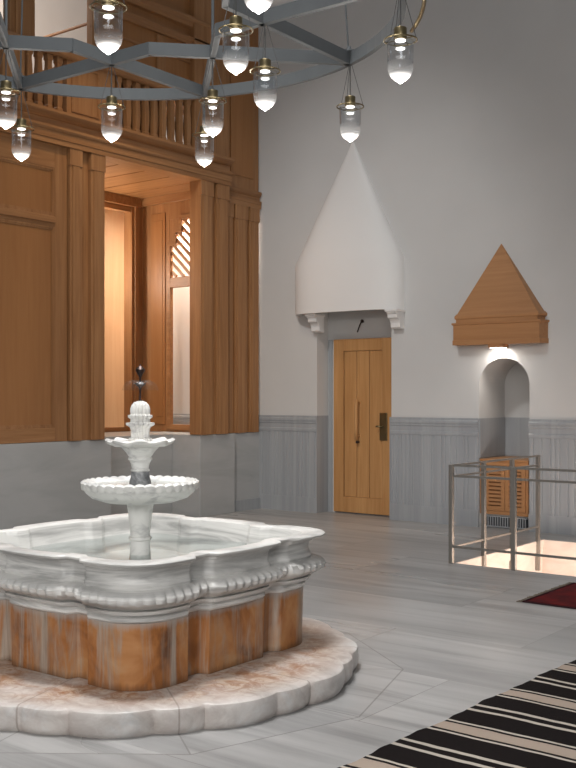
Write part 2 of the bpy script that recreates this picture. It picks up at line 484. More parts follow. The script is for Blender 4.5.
# marble lining of the door recess, and of the niche
bm = NB()
box(bm, DX0, DX0+0.015, WY-0.028, WY+0.24, 0, 1.225)
box(bm, DX0+0.015, -7.63, WY+0.225, WY+0.24, 0, 2.19)
box(bm, DX1-0.015, DX1, WY-0.02, WY+0.24, 0, 1.225)
tag(obj('trim_4', bm, M['wains']), kind='structure')
bm = NB()
box(bm, NX0, NX0+0.012, WY+0.0, NB_Y, 0.78, 1.225)
box(bm, NX1-0.012, NX1, WY+0.0, NB_Y, 0.78, 1.225)
box(bm, NX0+0.012, NX1-0.012, NB_Y-0.012, NB_Y, 0.78, 1.225)
tag(obj('trim_5', bm, M['wains']), kind='structure')

# ------- plaster wall of the hall behind the loge, visible through its gallery and recess
bm = NB(); box(bm, -12.4, -11.4, 3.0, 10.6, 0, TOP)
tag(obj('wall_left', bm, M['plaster']), kind='structure')
bm = NB(); box(bm, -10.83, -10.75, 6.5, 10.57, 1.0, 4.1)
for y in (7.2, 7.9, 8.6, 9.3, 10.2):
    box(bm, -10.75, -10.742, y, y+0.06, 1.0, 4.1)
tag(obj('wall_panelling', bm, M['room_wood']), kind='structure')

# ------- door leaf
dr_ = tag(bpy.data.objects.new('door_1', None), 'honey wooden door with upright boards', None, None, 'structure'); COL.objects.link(dr_)
dr_.location = (-7.17, 10.79, 0)
X0, X1, YD, ZD = -7.58, -6.61, 10.79, 2.19
bm = NB()
st = 0.13
yb = YD+0.045
box(bm, X0, X0+0.15, YD, yb, 0.015, ZD)
box(bm, X1-0.24, X1, YD, yb, 0.015, ZD)
box(bm, X0+0.15, X1-0.24, YD, yb, 0.015, 0.21)
box(bm, X0+0.15, X1-0.24, YD, yb, ZD-0.15, ZD)
obj('door_frame', bm, M['door'], dr_, bevel=0.004)
nb_ = 3; xa = X0+0.155; w = (X1-0.245-xa)/nb_
for i in range(nb_):
    bm = NB(); box(bm, xa+i*w+0.004, xa+(i+1)*w-0.004, YD+0.014, YD+0.035, 0.212, ZD-0.152)
    obj('door_board', bm, M['door'], dr_, bevel=0.003)
bm = NB()   # long wooden pull
hx = -7.20
tube(bm, [(hx, YD-0.045, 1.44), (hx, YD-0.055, 1.3), (hx, YD-0.055, 1.05), (hx, YD-0.045, 0.93)], 0.022, 10)
box(bm, hx-0.011, hx+0.011, YD-0.05, YD+0.02, 1.38, 1.402)
box(bm, hx-0.011, hx+0.011, YD-0.05, YD+0.02, 0.965, 0.987)
hd = obj('door_handle', bm, M['door'], dr_, smooth=True)
bm = NB(); lathe(bm, hx, YD-0.03, [(0.012, 0.885), (0.020, 0.893), (0.020, 0.91), (0.012, 0.918)], 12)
box(bm, hx-0.008, hx+0.008, YD-0.03, YD+0.015, 0.893, 0.91)
obj('door_stop', bm, M['bronze'], dr_, smooth=True)
bm = NB()
lx = -6.83
box(bm, lx-0.055, lx+0.055, YD-0.012, YD, 0.93, 1.27)
lk = obj('lock_plate', bm, M['brass'], dr_, bevel=0.01)
bm = NB(); tube(bm, [(lx-0.005, YD-0.012, 1.10), (lx-0.005, YD-0.045, 1.10)], 0.012, 12)
tube(bm, [(lx-0.005, YD-0.045, 1.10), (lx-0.06, YD-0.05, 1.105), (lx-0.08, YD-0.05, 1.10)], 0.011, 10)
obj('door_lever', bm, M['brass'], lk, smooth=True)

# ============================================================ wall mounted things
# white plaster hood over the door
hood = thing('plaster_hood', 'tall white plaster hood tapering to a point above the wooden door', 'hood', (-7.23, 10.6, 2.26))
HXc, HW, HD, HZ0, HZ1, HA = -7.205, 0.785, 0.27, 2.50, 3.12, 4.62
def bow(w, d, z, n=28, dx=0.0):
    pts = []
    for i in range(n+1):
        a = PI*i/n
        c = math.cos(a); s = math.sin(a)
        e = 0.55
        pts.append((HXc+dx-w*(abs(c)**e)*(1 if c > 0 else -1), WY-d*(abs(s)**0.9), z))
    return pts
bm = NB()
rings = [bow(HW, HD, HZ0), bow(HW, HD, HZ1)]
for k in range(1, 13):
    f_ = k/12
    q = max(1-f_, 0.004)
    rings.append(bow(HW*q, HD*q, HZ1+(HA-HZ1)*f_, dx=0.05*f_))
vs = [[bm.verts.new(p) for p in r] for r in rings]
for a, b in zip(vs, vs[1:]):
    for i in range(len(a)-1): bm.faces.new((a[i], a[i+1], b[i+1], b[i]))
inner = [bm.verts.new(p) for p in bow(HW-0.05, HD-0.05, HZ0)]
up = [bm.verts.new((v.co.x, v.co.y, HZ0+0.3)) for v in inner]
for i in range(len(inner)-1):
    bm.faces.new((vs[0][i], inner[i], inner[i+1], vs[0][i+1]))
    bm.faces.new((inner[i], up[i], up[i+1], inner[i+1]))
bm.faces.new(up)
autosmooth(obj('hood_shell', bm, M['hood'], hood), 40)
for cx_ in (-7.655, -6.485):
    bm = NB()
    prof = [(0, 2.5), (-0.20, 2.5), (-0.20, 2.455), (-0.175, 2.445), (-0.17, 2.40), (-0.13, 2.385), (-0.105, 2.34), (-0.10, 2.29), (-0.07, 2.275), (-0.02, 2.27), (0, 2.27)]
    prism(bm, [(cx_-0.065, WY+a, z) for a, z in prof], (0.13, 0, 0))
    box(bm, cx_-0.08, cx_+0.08, WY-0.215, WY, 2.47, 2.498)
    obj('corbel', bm, M['hood'], hood, bevel=0.004)
# small hanging hook over the door
hk = thing('iron_hook', 'thin dark iron hook on the wall just above the wooden door', 'hook', (-7.18, 10.82, 2.25))
bm = NB()
tube(bm, [(-7.155, 10.84, 2.40), (-7.155, 10.79, 2.405), (-7.17, 10.775, 2.36), (-7.205, 10.77, 2.27)], 0.008, 8)
obj('hook_rod', bm, M['bronze'], hk, smooth=True)
bm = NB(); lathe(bm, -7.155, 10.80, [(0.005, 2.385), (0.02, 2.395), (0.02, 2.42), (0.005, 2.43)], 12)
obj('hook_boss', bm, M['bronze'], hk, smooth=True)

# pointed wooden canopy over the niche
cy_ = thing('wooden_canopy', 'pointed honey-coloured wooden canopy with a lamp over the arched niche', 'canopy', (-5.165, 10.6, 2.05))
CXc = -5.165
def trap(hw, hf, d, z):
    hw -= 0.06; hf += 0.0; d *= 0.58
    return trap_(hw, hf, d, z)
def trap_(hw, hf, d, z): return [(CXc-hw, WY, z), (CXc-hf, WY-d, z), (CXc+hf, WY-d, z), (CXc+hw, WY, z)]
bm = NB(); loft(bm, [trap(0.565, 0.48, 0.235, 2.40), [(CXc-0.004, WY, 3.17), (CXc-0.003, WY-0.003, 3.17), (CXc+0.003, WY-0.003, 3.17), (CXc+0.004, WY, 3.17)]])
obj('canopy_roof', bm, M['canopy'], cy_)
bm = NB(); loft(bm, [trap(0.575, 0.49, 0.25, 2.30), trap(0.575, 0.49, 0.25, 2.335), trap(0.60, 0.505, 0.265, 2.35), trap(0.60, 0.505, 0.265, 2.375), trap(0.575, 0.485, 0.245, 2.40)])
obj('canopy_moulding', bm, M['canopy'], cy_)
bm = NB(); loft(bm, [trap(0.615, 0.525, 0.28, 2.05), trap(0.615, 0.525, 0.28, 2.10), trap(0.608, 0.518, 0.272, 2.108), trap(0.608, 0.518, 0.272, 2.27), trap(0.625, 0.535, 0.29, 2.28), trap(0.625, 0.535, 0.29, 2.30)])
obj('canopy_band', bm, M['canopy'], cy_)
bm = NB(); box(bm, CXc-0.09, CXc+0.09, WY-0.15, WY-0.01, 2.012, 2.05)
lm = obj('lamp_housing', bm, M['canopy'], cy_)
bm = NB(); box(bm, CXc-0.075, CXc+0.075, WY-0.135, WY-0.025, 2.006, 2.012)
obj('lamp_lens', bm, M['canopy_led'], lm, label='glowing white lamp lens')
area('niche_lamp', (CXc, WY-0.08, 2.0), (CXc, WY-0.06, 1.0), 0.12, 3.2, (1.0, 0.93, 0.85))

# louvred cabinet in the niche
cb = thing('louvred_cabinet', 'small honey wooden cabinet with two louvred doors in the arched niche', 'cabinet', (NCX, 10.6, 0.155))
bm = NB()
cz0, cz1, cyf = 0.155, 0.77, 10.60
box(bm, NX0+0.013, NX1-0.013, cyf+0.03, NB_Y-0.015, cz0, cz1-0.02)
box(bm, NX0+0.013, NX0+0.07, cyf, cyf+0.03, cz0, cz1-0.02)
box(bm, NX1-0.045, NX1-0.013, cyf, cyf+0.03, cz0, cz1-0.02)
box(bm, NX0+0.07, NX1-0.045, cyf, cyf+0.03, cz1-0.07, cz1-0.02)
box(bm, NX0+0.07, NX1-0.045, cyf, cyf+0.03, cz0, cz0+0.04)
box(bm, NX0+0.012, NX1-0.012, cyf-0.012, NB_Y-0.015, cz1-0.02, cz1)
obj('cabinet_body', bm, M['canopy'], cb, bevel=0.002)
cw = ((NX1-0.045)-(NX0+0.07))/2
for i in range(2):
    a = NX0+0.07+i*cw+0.003; b = a+cw-0.006
    bm = NB()
    z0, z1 = cz0+0.043, cz1-0.073
    y0, y1 = cyf-0.008, cyf+0.014
    box(bm, a, a+0.045, y0, y1, z0, z1); box(bm, b-0.045, b, y0, y1, z0, z1)
    box(bm, a+0.045, b-0.045, y0, y1, z0, z0+0.05); box(bm, a+0.045, b-0.045, y0, y1, z1-0.05, z1)
    n = 9
    for k in range(n):
        zz = z0+0.055+(z1-z0-0.11)*(k+0.5)/n; h = 0.011
        prism(bm, [(a+0.043, y0+0.001, zz-h), (a+0.043, y0+0.005, zz-h-0.004), (a+0.043, y1, zz+h-0.002), (a+0.043, y1-0.004, zz+h+0.002)], (b-a-0.086, 0, 0))
    obj('cabinet_door', bm, M['canopy'], cb)
vg = thing('vent_grille', 'low black slotted vent grille at the foot of the arched niche', 'vent grille', ((NX0+NX1)/2, WY, 0.02))
bm = NB(); box(bm, NX0+0.07, NX1-0.03, WY+0.025, WY+0.039, 0.015, 0.135)
obj('grille_back', bm, M['black'], vg)
bm = NB()
box(bm, NX0+0.07, NX1-0.03, WY+0.008, WY+0.025, 0.125, 0.135); box(bm, NX0+0.07, NX1-0.03, WY+0.008, WY+0.025, 0.015, 0.025)
k = NX0+0.07
while k < NX1-0.03:
    box(bm, k, k+0.010, WY+0.008, WY+0.025, 0.025, 0.125); k += 0.030
obj('grille_bars', bm, M['wains'], vg)

# ============================================================ wooden loge and its marble plinth
PXF = -8.55
pl = thing('marble_plinth', 'grey marble plinth carrying the wooden loge behind the fountain', 'plinth', (-8.8, 7.5, 0))
def plinth_block(name, x0, x1, y0, y1, z1=1.0):
    bm = NB(); box(bm, x0, x1, y0, y1, 0, z1)
    return obj(name, bm, M['plinth'], pl, bevel=0.006)
plinth_block('plinth_block', -9.02, PXF, 4.6, 6.2)
plinth_block('plinth_block', -9.02, PXF, 6.204, 7.90)
plinth_block('plinth_block', -9.02, PXF, 9.35, 10.0)
plinth_block('plinth_block', -9.02, PXF-0.07, 10.004, 10.59)
bm = NB(); box(bm, -11.38, -9.024, 4.6, 10.59, 0, 1.0)
obj('loge_floor', bm, M['plinth'], pl)
bm = NB(); box(bm, PXF-0.07, PXF-0.045, 10.004, 10.57, 0, 0.14)
obj('plinth_base', bm, M['wains'], pl)

lg = thing('wooden_loge', 'tall honey wooden loge with panels, pilasters and balustered gallery on the left', 'loge', (-8.8, 7.5, 1.0))
def part(name, bm, m, parent=lg, bevel=0.003, **k): return obj(name, bm, m, parent, bevel=bevel, **k)
xb = PXF-0.12
Z0 = 1.003
# left panelled bay
def panel_bay(y0, y1, z0, z1, x=PXF, fr=0.16):
    bm = NB()
    box(bm, x-0.10, x-0.020, y0, y1, z0, z1)
    p = part('panel', bm, M['panel'])
    bm = NB()
    # stepped moulding around the field
    for d, e in ((0.0, 0.017), (0.018, 0.010)):
        w = 0.02
        box(bm, x-0.021, x-0.021+e, y0+d, y0+d+w, z0+d, z1-d); box(bm, x-0.021, x-0.021+e, y1-d-w, y1-d, z0+d, z1-d)
        box(bm, x-0.021, x-0.021+e, y0+d+w, y1-d-w, z0+d, z0+d+w); box(bm, x-0.021, x-0.021+e, y0+d+w, y1-d-w, z1-d-w, z1-d)
    obj('panel_moulding', bm, M['wood_z'], p)
for (y0, y1) in ((5.75, 7.11), (4.4, 5.58)):
    panel_bay(y0, y1, 1.145, 3.25); panel_bay(y0, y1, 3.36, 3.86)
    bm = NB(); box(bm, xb, PXF+0.0, y0, y1, 3.25, 3.36); box(bm, PXF, PXF+0.02, y0, y1, 3.285, 3.345); part('rail', bm, M['wood_y'])
    bm = NB(); box(bm, xb, PXF, y0, y1, Z0, 1.145); part('rail', bm, M['wood_y'])
    bm = NB(); box(bm, xb, PXF, y0, y1, 3.86, 4.10); part('rail', bm, M['wood_y'])
for (y0, y1) in ((5.58, 5.75), (7.11, 7.27)):
    bm = NB(); box(bm, xb, PXF, y0, y1, Z0, 4.10); part('stile', bm, M['wood_z'])
def pilaster(y0, y1, x=PXF, z1=4.10, capz=3.92, back=0.10):
    bm = NB()
    box(bm, x-back, x+0.030, y0, y1, Z0, capz)
    box(bm, x+0.030, x+0.040, y0+0.035, y1-0.035, Z0+0.0, capz)
    box(bm, x-back, x+0.044, y0-0.005, y1+0.005, capz, z1)
    return part('pilaster', bm, M['wood_z'])
pilaster(7.285, 7.45); pilaster(7.58, 7.775)
bm = NB(); box(bm, xb, PXF-0.02, 7.27, 7.775, Z0, 4.10)
part('pilaster_backing', bm, M['wood_z'])
# pier on the right of the opening
bm = NB(); box(bm, PXF-0.16, PXF-0.005, 9.335, 9.86, Z0, 4.10)
part('pier', bm, M['wood_z'])
pilaster(9.33, 9.55, back=0.002); pilaster(9.625, 9.845, back=0.002)
# recessed bay against the back wall
X2 = -8.63
bm = NB(); box(bm, X2-0.08, X2, 9.86, 10.57, Z0, 6.6)
part('recessed_bay', bm, M['wood_z'])
pilaster(9.90, 10.02, X2, 3.92, 3.74, 0.002); pilaster(10.07, 10.31, X2, 3.92, 3.74, 0.002); pilaster(10.36, 10.54, X2, 3.92, 3.74, 0.002)
def mould(name, prof, y0, y1, x, m=None):
    """profile of (out, z) swept along the wall"""
    bm = NB()
    prism(bm, [(x+a, y0, z) for a, z in prof], (0, y1-y0, 0))
    return part(name, bm, m or M['wood_y'], bevel=0)
# entablature of the main front
ent = [(-0.16, 4.10), (0.055, 4.10), (0.055, 4.15), (0.065, 4.155), (0.065, 4.225), (0.085, 4.235), (0.095, 4.25), (0.095, 4.275), (0.03, 4.285), (0.03, 4.355), (0.06, 4.365), (0.10, 4.395), (0.115, 4.41), (0.115, 4.44), (-0.16, 4.44)]
mould('entablature', ent, 4.4, 9.87, PXF)
ent2 = [(0, 3.92), (0.045, 3.92), (0.045, 3.97), (0.052, 3.98), (0.052, 4.02), (0.02, 4.03), (0.02, 4.07), (0.04, 4.09), (0.055, 4.11), (0.055, 4.14), (0, 4.15)]
mould('entablature', ent2, 9.87, 10.57, X2)
bm = NB(); box(bm, X2, X2+0.012, 10.0, 10.45, 4.3, 6.3); part('recessed_bay_panel', bm, M['panel'])
# gallery floor / soffit of the alcove with plank joints
bm = NB()
y = 7.79
for k in range(5):
    w = 0.42
    box(bm, -11.30, PXF-0.16, y+0.010, min(y+w, 9.90)-0.010, 4.12, 4.16); y += w
box(bm, -11.30, PXF-0.16, 7.3, 9.9, 4.16, 4.30)
part('soffit', bm, M['wood_x'], bevel=0)
bm = NB(); box(bm, -10.15, PXF-0.17, 9.84, 9.90, 4.02, 4.12); box(bm, -10.15, -10.06, 7.8, 9.84, 4.0, 4.12)
part('soffit_rim', bm, M['wood_x'])
# alcove: left cheek, back post, side screen with window and lattice
bm = NB(); box(bm, -10.15, xb, 7.66, 7.76, Z0, 4.10); part('alcove_cheek', bm, M['wood_z'])
bm = NB(); box(bm, -10.25, -10.10, 9.70, 9.93, Z0, 4.12); box(bm, -10.10, -10.07, 9.74, 9.80, Z0, 4.0)
part('alcove_post', bm, M['wood_z'])
bm = NB(); box(bm, -10.22, -10.15, 7.7, 9.72, Z0, 1.06)
part('alcove_sill', bm, M['wood_y'])
bm = NB(); box(bm, -10.22, -10.12, 7.7, 9.72, 3.93, 4.12)
part('alcove_lintel', bm, M['wood_y'])
YS = 9.90
WX0, WX1 = -9.57, -8.86
bm = NB()
box(bm, -10.10, WX0-0.03, YS, YS+0.05, Z0, 4.12)
box(bm, WX0-0.03, -8.71, YS, YS+0.05, Z0, 1.09)
box(bm, WX0-0.03, -8.71, YS, YS+0.05, 3.80, 4.12)
box(bm, WX1+0.03, -8.71, YS, YS+0.05, 1.09, 3.80)
sc_ = part('screen', bm, M['wood_z'])
bm = NB()
for (a, b, c, d) in ((WX0-0.06, WX0, 1.03, 3.45), (WX1, WX1+0.06, 1.03, 3.45), (WX0, WX1, 1.03, 1.10), (WX0, WX1, 2.90, 3.03)):
    box(bm, a, b, YS-0.018, YS+0.04, c, d)
# stepped top of the frame
for (a, b, c, d) in ((WX0-0.06, WX0+0.10, 3.45, 3.51), (WX0+0.05, WX0+0.10, 3.51, 3.62), (WX0+0.05, WX0+0.20, 3.62, 3.68), (WX0+0.15, WX0+0.20, 3.68, 3.80), (WX1-0.10, WX1+0.06, 3.45, 3.51), (WX1-0.10, WX1-0.05, 3.51, 3.62), (WX1-0.20, WX1-0.05, 3.62, 3.68), (WX0+0.15, WX1-0.15, 3.78, 3.84)):
    box(bm, a, b, YS-0.018, YS+0.04, c, d)
part('window_frame', bm, M['wood_x'], sc_)
for sgn, e in ((1, WX0), (-1, WX1)):
    bm = NB()
    for a, b, c in ((-0.04, 0.05, 3.45), (0.05, 0.15, 3.62)):
        xa, xb2 = sorted((e+sgn*a, e+sgn*b)); box(bm, xa, xb2, YS+0.004, YS+0.046, c, 3.82)
    part('spandrel_board', bm, M['wood_z'], sc_)
bm = NB()
def bar(xa, za, xb_, zb, w=0.045):
    dx, dz = xb_-xa, zb-za; L = math.hypot(dx, dz); nx, nz = -dz/L*w/2, dx/L*w/2
    prism(bm, [(xa+nx, YS+0.005, za+nz), (xb_+nx, YS+0.005, zb+nz), (xb_-nx, YS+0.005, zb-nz), (xa-nx, YS+0.005, za-nz)], (0, 0.022, 0))
for k in range(-12, 14):
    # diagonal laths running down to the right, clipped to the stepped field
    c = k*0.125
    p0 = None; seg = []
    for s in range(0, 61):
        x = WX0+0.002+s*(WX1-WX0-0.004)/60; z = 3.75+c-(x-WX0)*0.95
        lim = 3.47 if (x < WX0+0.05 or x > WX1-0.05) else (3.64 if (x < WX0+0.15 or x > WX1-0.15) else 3.79)
        ok = 3.035 < z < lim
        if ok: seg.append((x, z))
        if (not ok or s == 60) and seg:
            if len(seg) > 2: bar(seg[0][0], seg[0][1], seg[-1][0], seg[-1][1])
            seg = []
part('lattice', bm, M['wood_x'], sc_, bevel=0)
for side in (0,):
    bm = NB(); box(bm, WX0-0.36, WX0-0.10, YS-0.012, YS, 1.1, 3.9); box(bm, WX0-0.32, WX0-0.14, YS-0.018, YS-0.012, 1.2, 3.8)
    part('screen_panel', bm, M['panel'], sc_)

# gallery balustrade
XB = PXF-0.035
XU_ = -8.62
bal_prof = [(0.036, 4.46), (0.036, 4.50), (0.029, 4.515), (0.034, 4.58), (0.036, 4.68), (0.034, 4.80), (0.028, 4.94), (0.029, 4.97), (0.036, 4.985), (0.036, 5.038)]
bm = NB(); box(bm, PXF-0.12, PXF+0.02, 4.4, 9.87, 4.44, 4.46); part('balustrade_sill', bm, M['wood_y'])
def baluster(y):
    bm = NB()
    rings = []
    for r, z in bal_prof:
        rings.append([(XB+sx*r, y+sy*r, z) for sx, sy in ((-1, -1), (1, -1), (1, 1), (-1, 1))])
    bm2 = loft(bm, rings)
    part('baluster', bm2, M['wood_z'])
for k in range(9): baluster(8.03+k*0.141)
for k in range(4): baluster(6.79+k*0.130)
for k in range(2): baluster(6.20+k*0.14)
bm = NB(); box(bm, PXF-0.09, PXF, 7.27, 7.955, 4.46, 5.04)
pp_ = part('parapet_panel', bm, M['wood_z'])
bm = NB(); box(bm, PXF, PXF+0.012, 7.33, 7.345, 4.50, 5.0); box(bm, PXF, PXF+0.012, 7.70, 7.715, 4.50, 5.0); box(bm, PXF, PXF+0.012, 7.345, 7.70, 4.50, 4.515); box(bm, PXF, PXF+0.012, 7.345, 7.70, 4.985, 5.0)
obj('panel_moulding', bm, M['wood_y'], pp_)
bm = NB(); box(bm, PXF-0.09, PXF, 6.45, 6.72, 4.46, 5.04); part('parapet_panel', bm, M['wood_z'])
bm = NB(); box(bm, PXF-0.09, PXF, 4.4, 6.12, 4.46, 5.04); part('parapet_panel', bm, M['wood_z'])
bm = NB(); box(bm, PXF-0.16, PXF+0.01, 9.24, 9.87, 4.44, 6.6); part('gallery_pier', bm, M['wood_z'])
mould('handrail', [(-0.11, 5.04), (0.02, 5.04), (0.045, 5.06), (0.05, 5.09), (0.035, 5.125), (-0.11, 5.125)], 4.4, 9.24, PXF)
bm = NB(); box(bm, -11.3, XU_-0.065, 7.60, 9.88, 5.13, 5.16); part('gallery_shade_board', bm, M['wood_x'])  # added board that keeps light out of the space behind the balusters
bm = NB(); box(bm, -9.15, -9.10, 7.60, 9.24, 4.44, 5.125); part('gallery_back', bm, M['wood_z'])
# closed upper part of the gallery front on the right
XU = -8.62
bm = NB(); box(bm, XU-0.06, XU, 7.66, 9.24, 5.125, 6.6); part('upper_panel', bm, M['panel'])
for (y0, y1) in ((7.66, 7.82), (8.66, 8.80)):
    bm = NB(); box(bm, XU, XU+0.03, y0, y1, 5.125, 5.70); part('upper_stile', bm, M['wood_z'])
mould('upper_moulding', [(0, 5.72), (0.04, 5.72), (0.05, 5.75), (0.08, 5.78), (0.08, 5.80), (0, 5.81)], 7.66, 9.87, XU)
mould('upper_moulding', [(0, 5.92), (0.05, 5.93), (0.06, 5.97), (0.10, 6.01), (0.10, 6.04), (0, 6.05)], 7.66, 9.87, XU)
bm = NB(); box(bm, XU, XU+0.02, 7.66, 9.24, 5.50, 5.525); part('upper_fillet', bm, M['wood_y'])
bm = NB(); box(bm, PXF-0.14, PXF-0.03, 6.56, 6.875, 5.125, 6.8); box(bm, PXF-0.03, PXF-0.01, 6.62, 6.80, 5.125, 6.8); part('gallery_post', bm, M['wood_z'])
bm = NB(); box(bm, PXF-0.14, PXF-0.03, 6.05, 6.36, 5.125, 6.8); part('gallery_post', bm, M['wood_z'])
bm = NB(); box(bm, -9.9, XU-0.07, 7.74, 7.77, 5.59, 5.615); part('gallery_rail', bm, M['wood_x'])
bm = NB(); box(bm, -9.6, -9.5, 6.0, 9.5, 4.30, 5.05); part('gallery_bench', bm, M['wood_y'])

# ============================================================ fountain step and fountain
cx, cy = FC
def step_r(a):
    k = (a/(2*PI)*12) % 1.0
    if k < 0.62: f_ = k/0.62; b = 0.042
    else: f_ = (k-0.62)/0.38; b = 0.022
    return 1.158+b*math.sin(PI*f_)**0.7
bm = NB()
rings = []
for dz, dr_o in ((0.0, -0.02), (0.02, -0.006), (0.05, 0.0), (0.095, 0.0), (0.112, -0.006), (0.12, -0.02)):
    rings.append([(cx+(step_r(2*PI*i/480)+dr_o)*math.cos(2*PI*i/480), cy+(step_r(2*PI*i/480)+dr_o)*math.sin(2*PI*i/480), dz) for i in range(480)])
loft(bm, rings, False, True)
stp = obj('fountain_step', bm, M['platform'])
autosmooth(stp, 40)
tag(stp, 'low round scalloped white marble step under the fountain', 'step')

ft = thing('marble_fountain', 'carved marble fountain with lobed basin, rust-stained pedestal and tiered centrepiece', 'fountain', (cx, cy, 0.12))
def sm(a, b, t_):
    x = min(1, max(0, (t_-a)/(b-a))); return x*x*(3-2*x)
def outline(a, notch=0.05, bulge=0.0, gad=0.0, soft=0.012, rc_f=0.31, t0=0.22, t1=0.33, gp=0.056):
    sc = a/0.69; t0 *= sc; t1 *= sc
    rc = a*rc_f if rc_f < 1 else 0
    pts = []
    L = a-rc
    n = 96
    for q in range(4):
        ca, sa = [(1, 0), (0, 1), (-1, 0), (0, -1)][q]
        loc = []
        for i in range(n+1):
            tt = -L+2*L*i/n
            u = abs(tt)
            d = -notch*(sm(t0-soft, t0+soft, u)-sm(t1-soft, t1+soft+0.02, u))
            if u < t0: d += bulge*math.cos(u/t0*PI/2)
            loc.append((a+d, tt))
        for i in range(1, 28):
            an = (PI/2)*i/28
            loc.append((L+rc*math.cos(an), L+rc*math.sin(an)))
        pts += [(x*ca-y*sa, x*sa+y*ca) for x, y in loc]
    if gad:
        N = len(pts); out = []; s = 0.0
        per = sum(math.dist(pts[i], pts[(i+1) % N]) for i in range(N))
        cnt = round(per/gp); p = per/cnt
        for i in range(N):
            a0 = pts[i-1]; a1 = pts[(i+1) % N]
            tx, ty = a1[0]-a0[0], a1[1]-a0[1]; l = math.hypot(tx, ty) or 1
            g_ = gad*(abs(math.sin(PI*s/p))**0.6)
            out.append((pts[i][0]+ty/l*g_, pts[i][1]-tx/l*g_))
            s += math.dist(pts[i], pts[(i+1) % N])
        pts = out
    return pts
def ring(z, a, **k): return [(cx+x, cy+y, z) for x, y in outline(a, **k)]
# pedestal
bm = NB()
loft(bm, [ring(0.122, 0.697, notch=0.055), ring(0.20, 0.697, notch=0.055), ring(0.42, 0.702, notch=0.055), ring(0.435, 0.702, notch=0.055)], True, True)
autosmooth(obj('pedestal', bm, M['pedestal'], ft, label='rust-brown stained pedestal'), 30)
# basin
prof = [(0.435, .644, .05, 0), (0.445, .655, .05, 0), (0.460, .655, .05, 0), (0.465, .648, .05, 0), (0.475, .65, .048, 0), (0.480, .672, .045, 0), (0.497, .680, .045, 0), (0.500, .665, .045, 0),
        (0.510, .680, .045, .004), (0.525, .708, .045, .012), (0.545, .724, .043, .023), (0.565, .728, .042, .023), (0.583, .719, .04, .019), (0.597, .698, .04, .004),
        (0.600, .680, .04, 0), (0.612, .682, .04, 0), (0.618, .676, .04, 0), (0.65, .668, .04, 0), (0.675, .671, .04, 0), (0.690, .678, .04, 0), (0.695, .690, .038, 0), (0.706, .694, .036, 0), (0.709, .705, .046, 0),
        (0.718, .738, .048, 0), (0.727, .741, .048, 0), (0.733, .734, .048, 0), (0.735, .70, .046, 0), (0.733, .655, .034, 0), (0.725, .640, .034, 0), (0.70, .630, .034, 0), (0.60, .615, .03, 0), (0.53, .58, .03, 0), (0.52, .52, .02, 0)]
bm = NB()
loft(bm, [ring(z, a+0.056, notch=n_, bulge=0.018, gad=g_, soft=0.02) for z, a, n_, g_ in prof], True, True)
autosmooth(obj('basin', bm, M['basin'], ft), 38)
bm = NB()
w_ = [bm.verts.new(p) for p in ring(0.622, 0.6715, notch=0.031, bulge=0.018, soft=0.02)]
bm.faces.new(w_)
obj('water', bm, M['water'], ft, label='still clear water in the basin')
# stem
bm = NB()
lathe(bm, cx, cy, [(0.075, 0.521), (0.075, 0.56), (0.062, 0.58), (0.057, 0.62), (0.052, 0.69), (0.052, 0.698), (0.061, 0.702), (0.063, 0.71), (0.061, 0.718), (0.052, 0.722), (0.056, 0.76), (0.066, 0.85), (0.075, 0.905), (0.09, 0.92), (0.10, 0.925)], 40)
autosmooth(obj('stem', bm, M['tier'], ft), 40)
# big bowl with hanging scalloped lip
def bowl_mod(k, r, z, a):
    s = abs(math.sin(a*18)) ** 0.7
    if 6 <= k <= 9: return (r*0.980+0.004*s, z-(0.012*s if k in (6, 7) else 0.0)+(0.008*s if k in (8, 9) else 0))
    return (r, z)
bprof = [(0.06, 0.905), (0.12, 0.907), (0.195, 0.912), (0.262, 0.934), (0.295, 0.962), (0.308, 0.986), (0.314, 0.990), (0.322, 0.997), (0.325, 1.012), (0.312, 1.022), (0.298, 1.016), (0.28, 0.998), (0.2, 0.975), (0.05, 0.965)]
bm = NB(); lathe(bm, cx, cy, bprof, 216, bowl_mod)
autosmooth(obj('large_bowl', bm, M['tier'], ft), 50)
bm = NB(); w_ = [bm.verts.new((cx+0.285*math.cos(2*PI*i/64), cy+0.285*math.sin(2*PI*i/64), 1.003)) for i in range(64)]; bm.faces.new(w_)
obj('bowl_water', bm, M['water'], ft)
# upper stem: dark carved knop, then flared cup
def leaf(k, r, z, a): return (r*(0.95+0.22*abs(math.sin(a*4+z*30))), z)
bm = NB(); lathe(bm, cx, cy, [(0.050, 0.966), (0.052, 0.985), (0.052, 1.02), (0.047, 1.05), (0.042, 1.075)], 64, leaf)
autosmooth(obj('carved_knop', bm, M['tier_dark'], ft, label='dark veined carved knop'), 40)
bm = NB(); lathe(bm, cx, cy, [(0.044, 1.074), (0.052, 1.078), (0.052, 1.086), (0.046, 1.092), (0.052, 1.12), (0.060, 1.137), (0.066, 1.14), (0.066, 1.150), (0.060, 1.155), (0.078, 1.18), (0.100, 1.205), (0.105, 1.212)], 48)
autosmooth(obj('flared_cup', bm, M['tier'], ft), 40)
def lobes(k, r, z, a):
    s = 0.5+0.5*math.cos(a*8)
    if 2 <= k <= 6: return (r*(0.90+0.12*s), z+0.006*math.cos(a*8)*(r/0.17))
    return (r, z)
bm = NB(); lathe(bm, cx, cy, [(0.09, 1.208), (0.12, 1.212), (0.155, 1.218), (0.182, 1.228), (0.188, 1.243), (0.178, 1.252), (0.150, 1.246), (0.08, 1.242), (0.03, 1.242)], 128, lobes)
autosmooth(obj('small_bowl', bm, M['tier'], ft, label='small bowl with a wavy lobed rim'), 50)
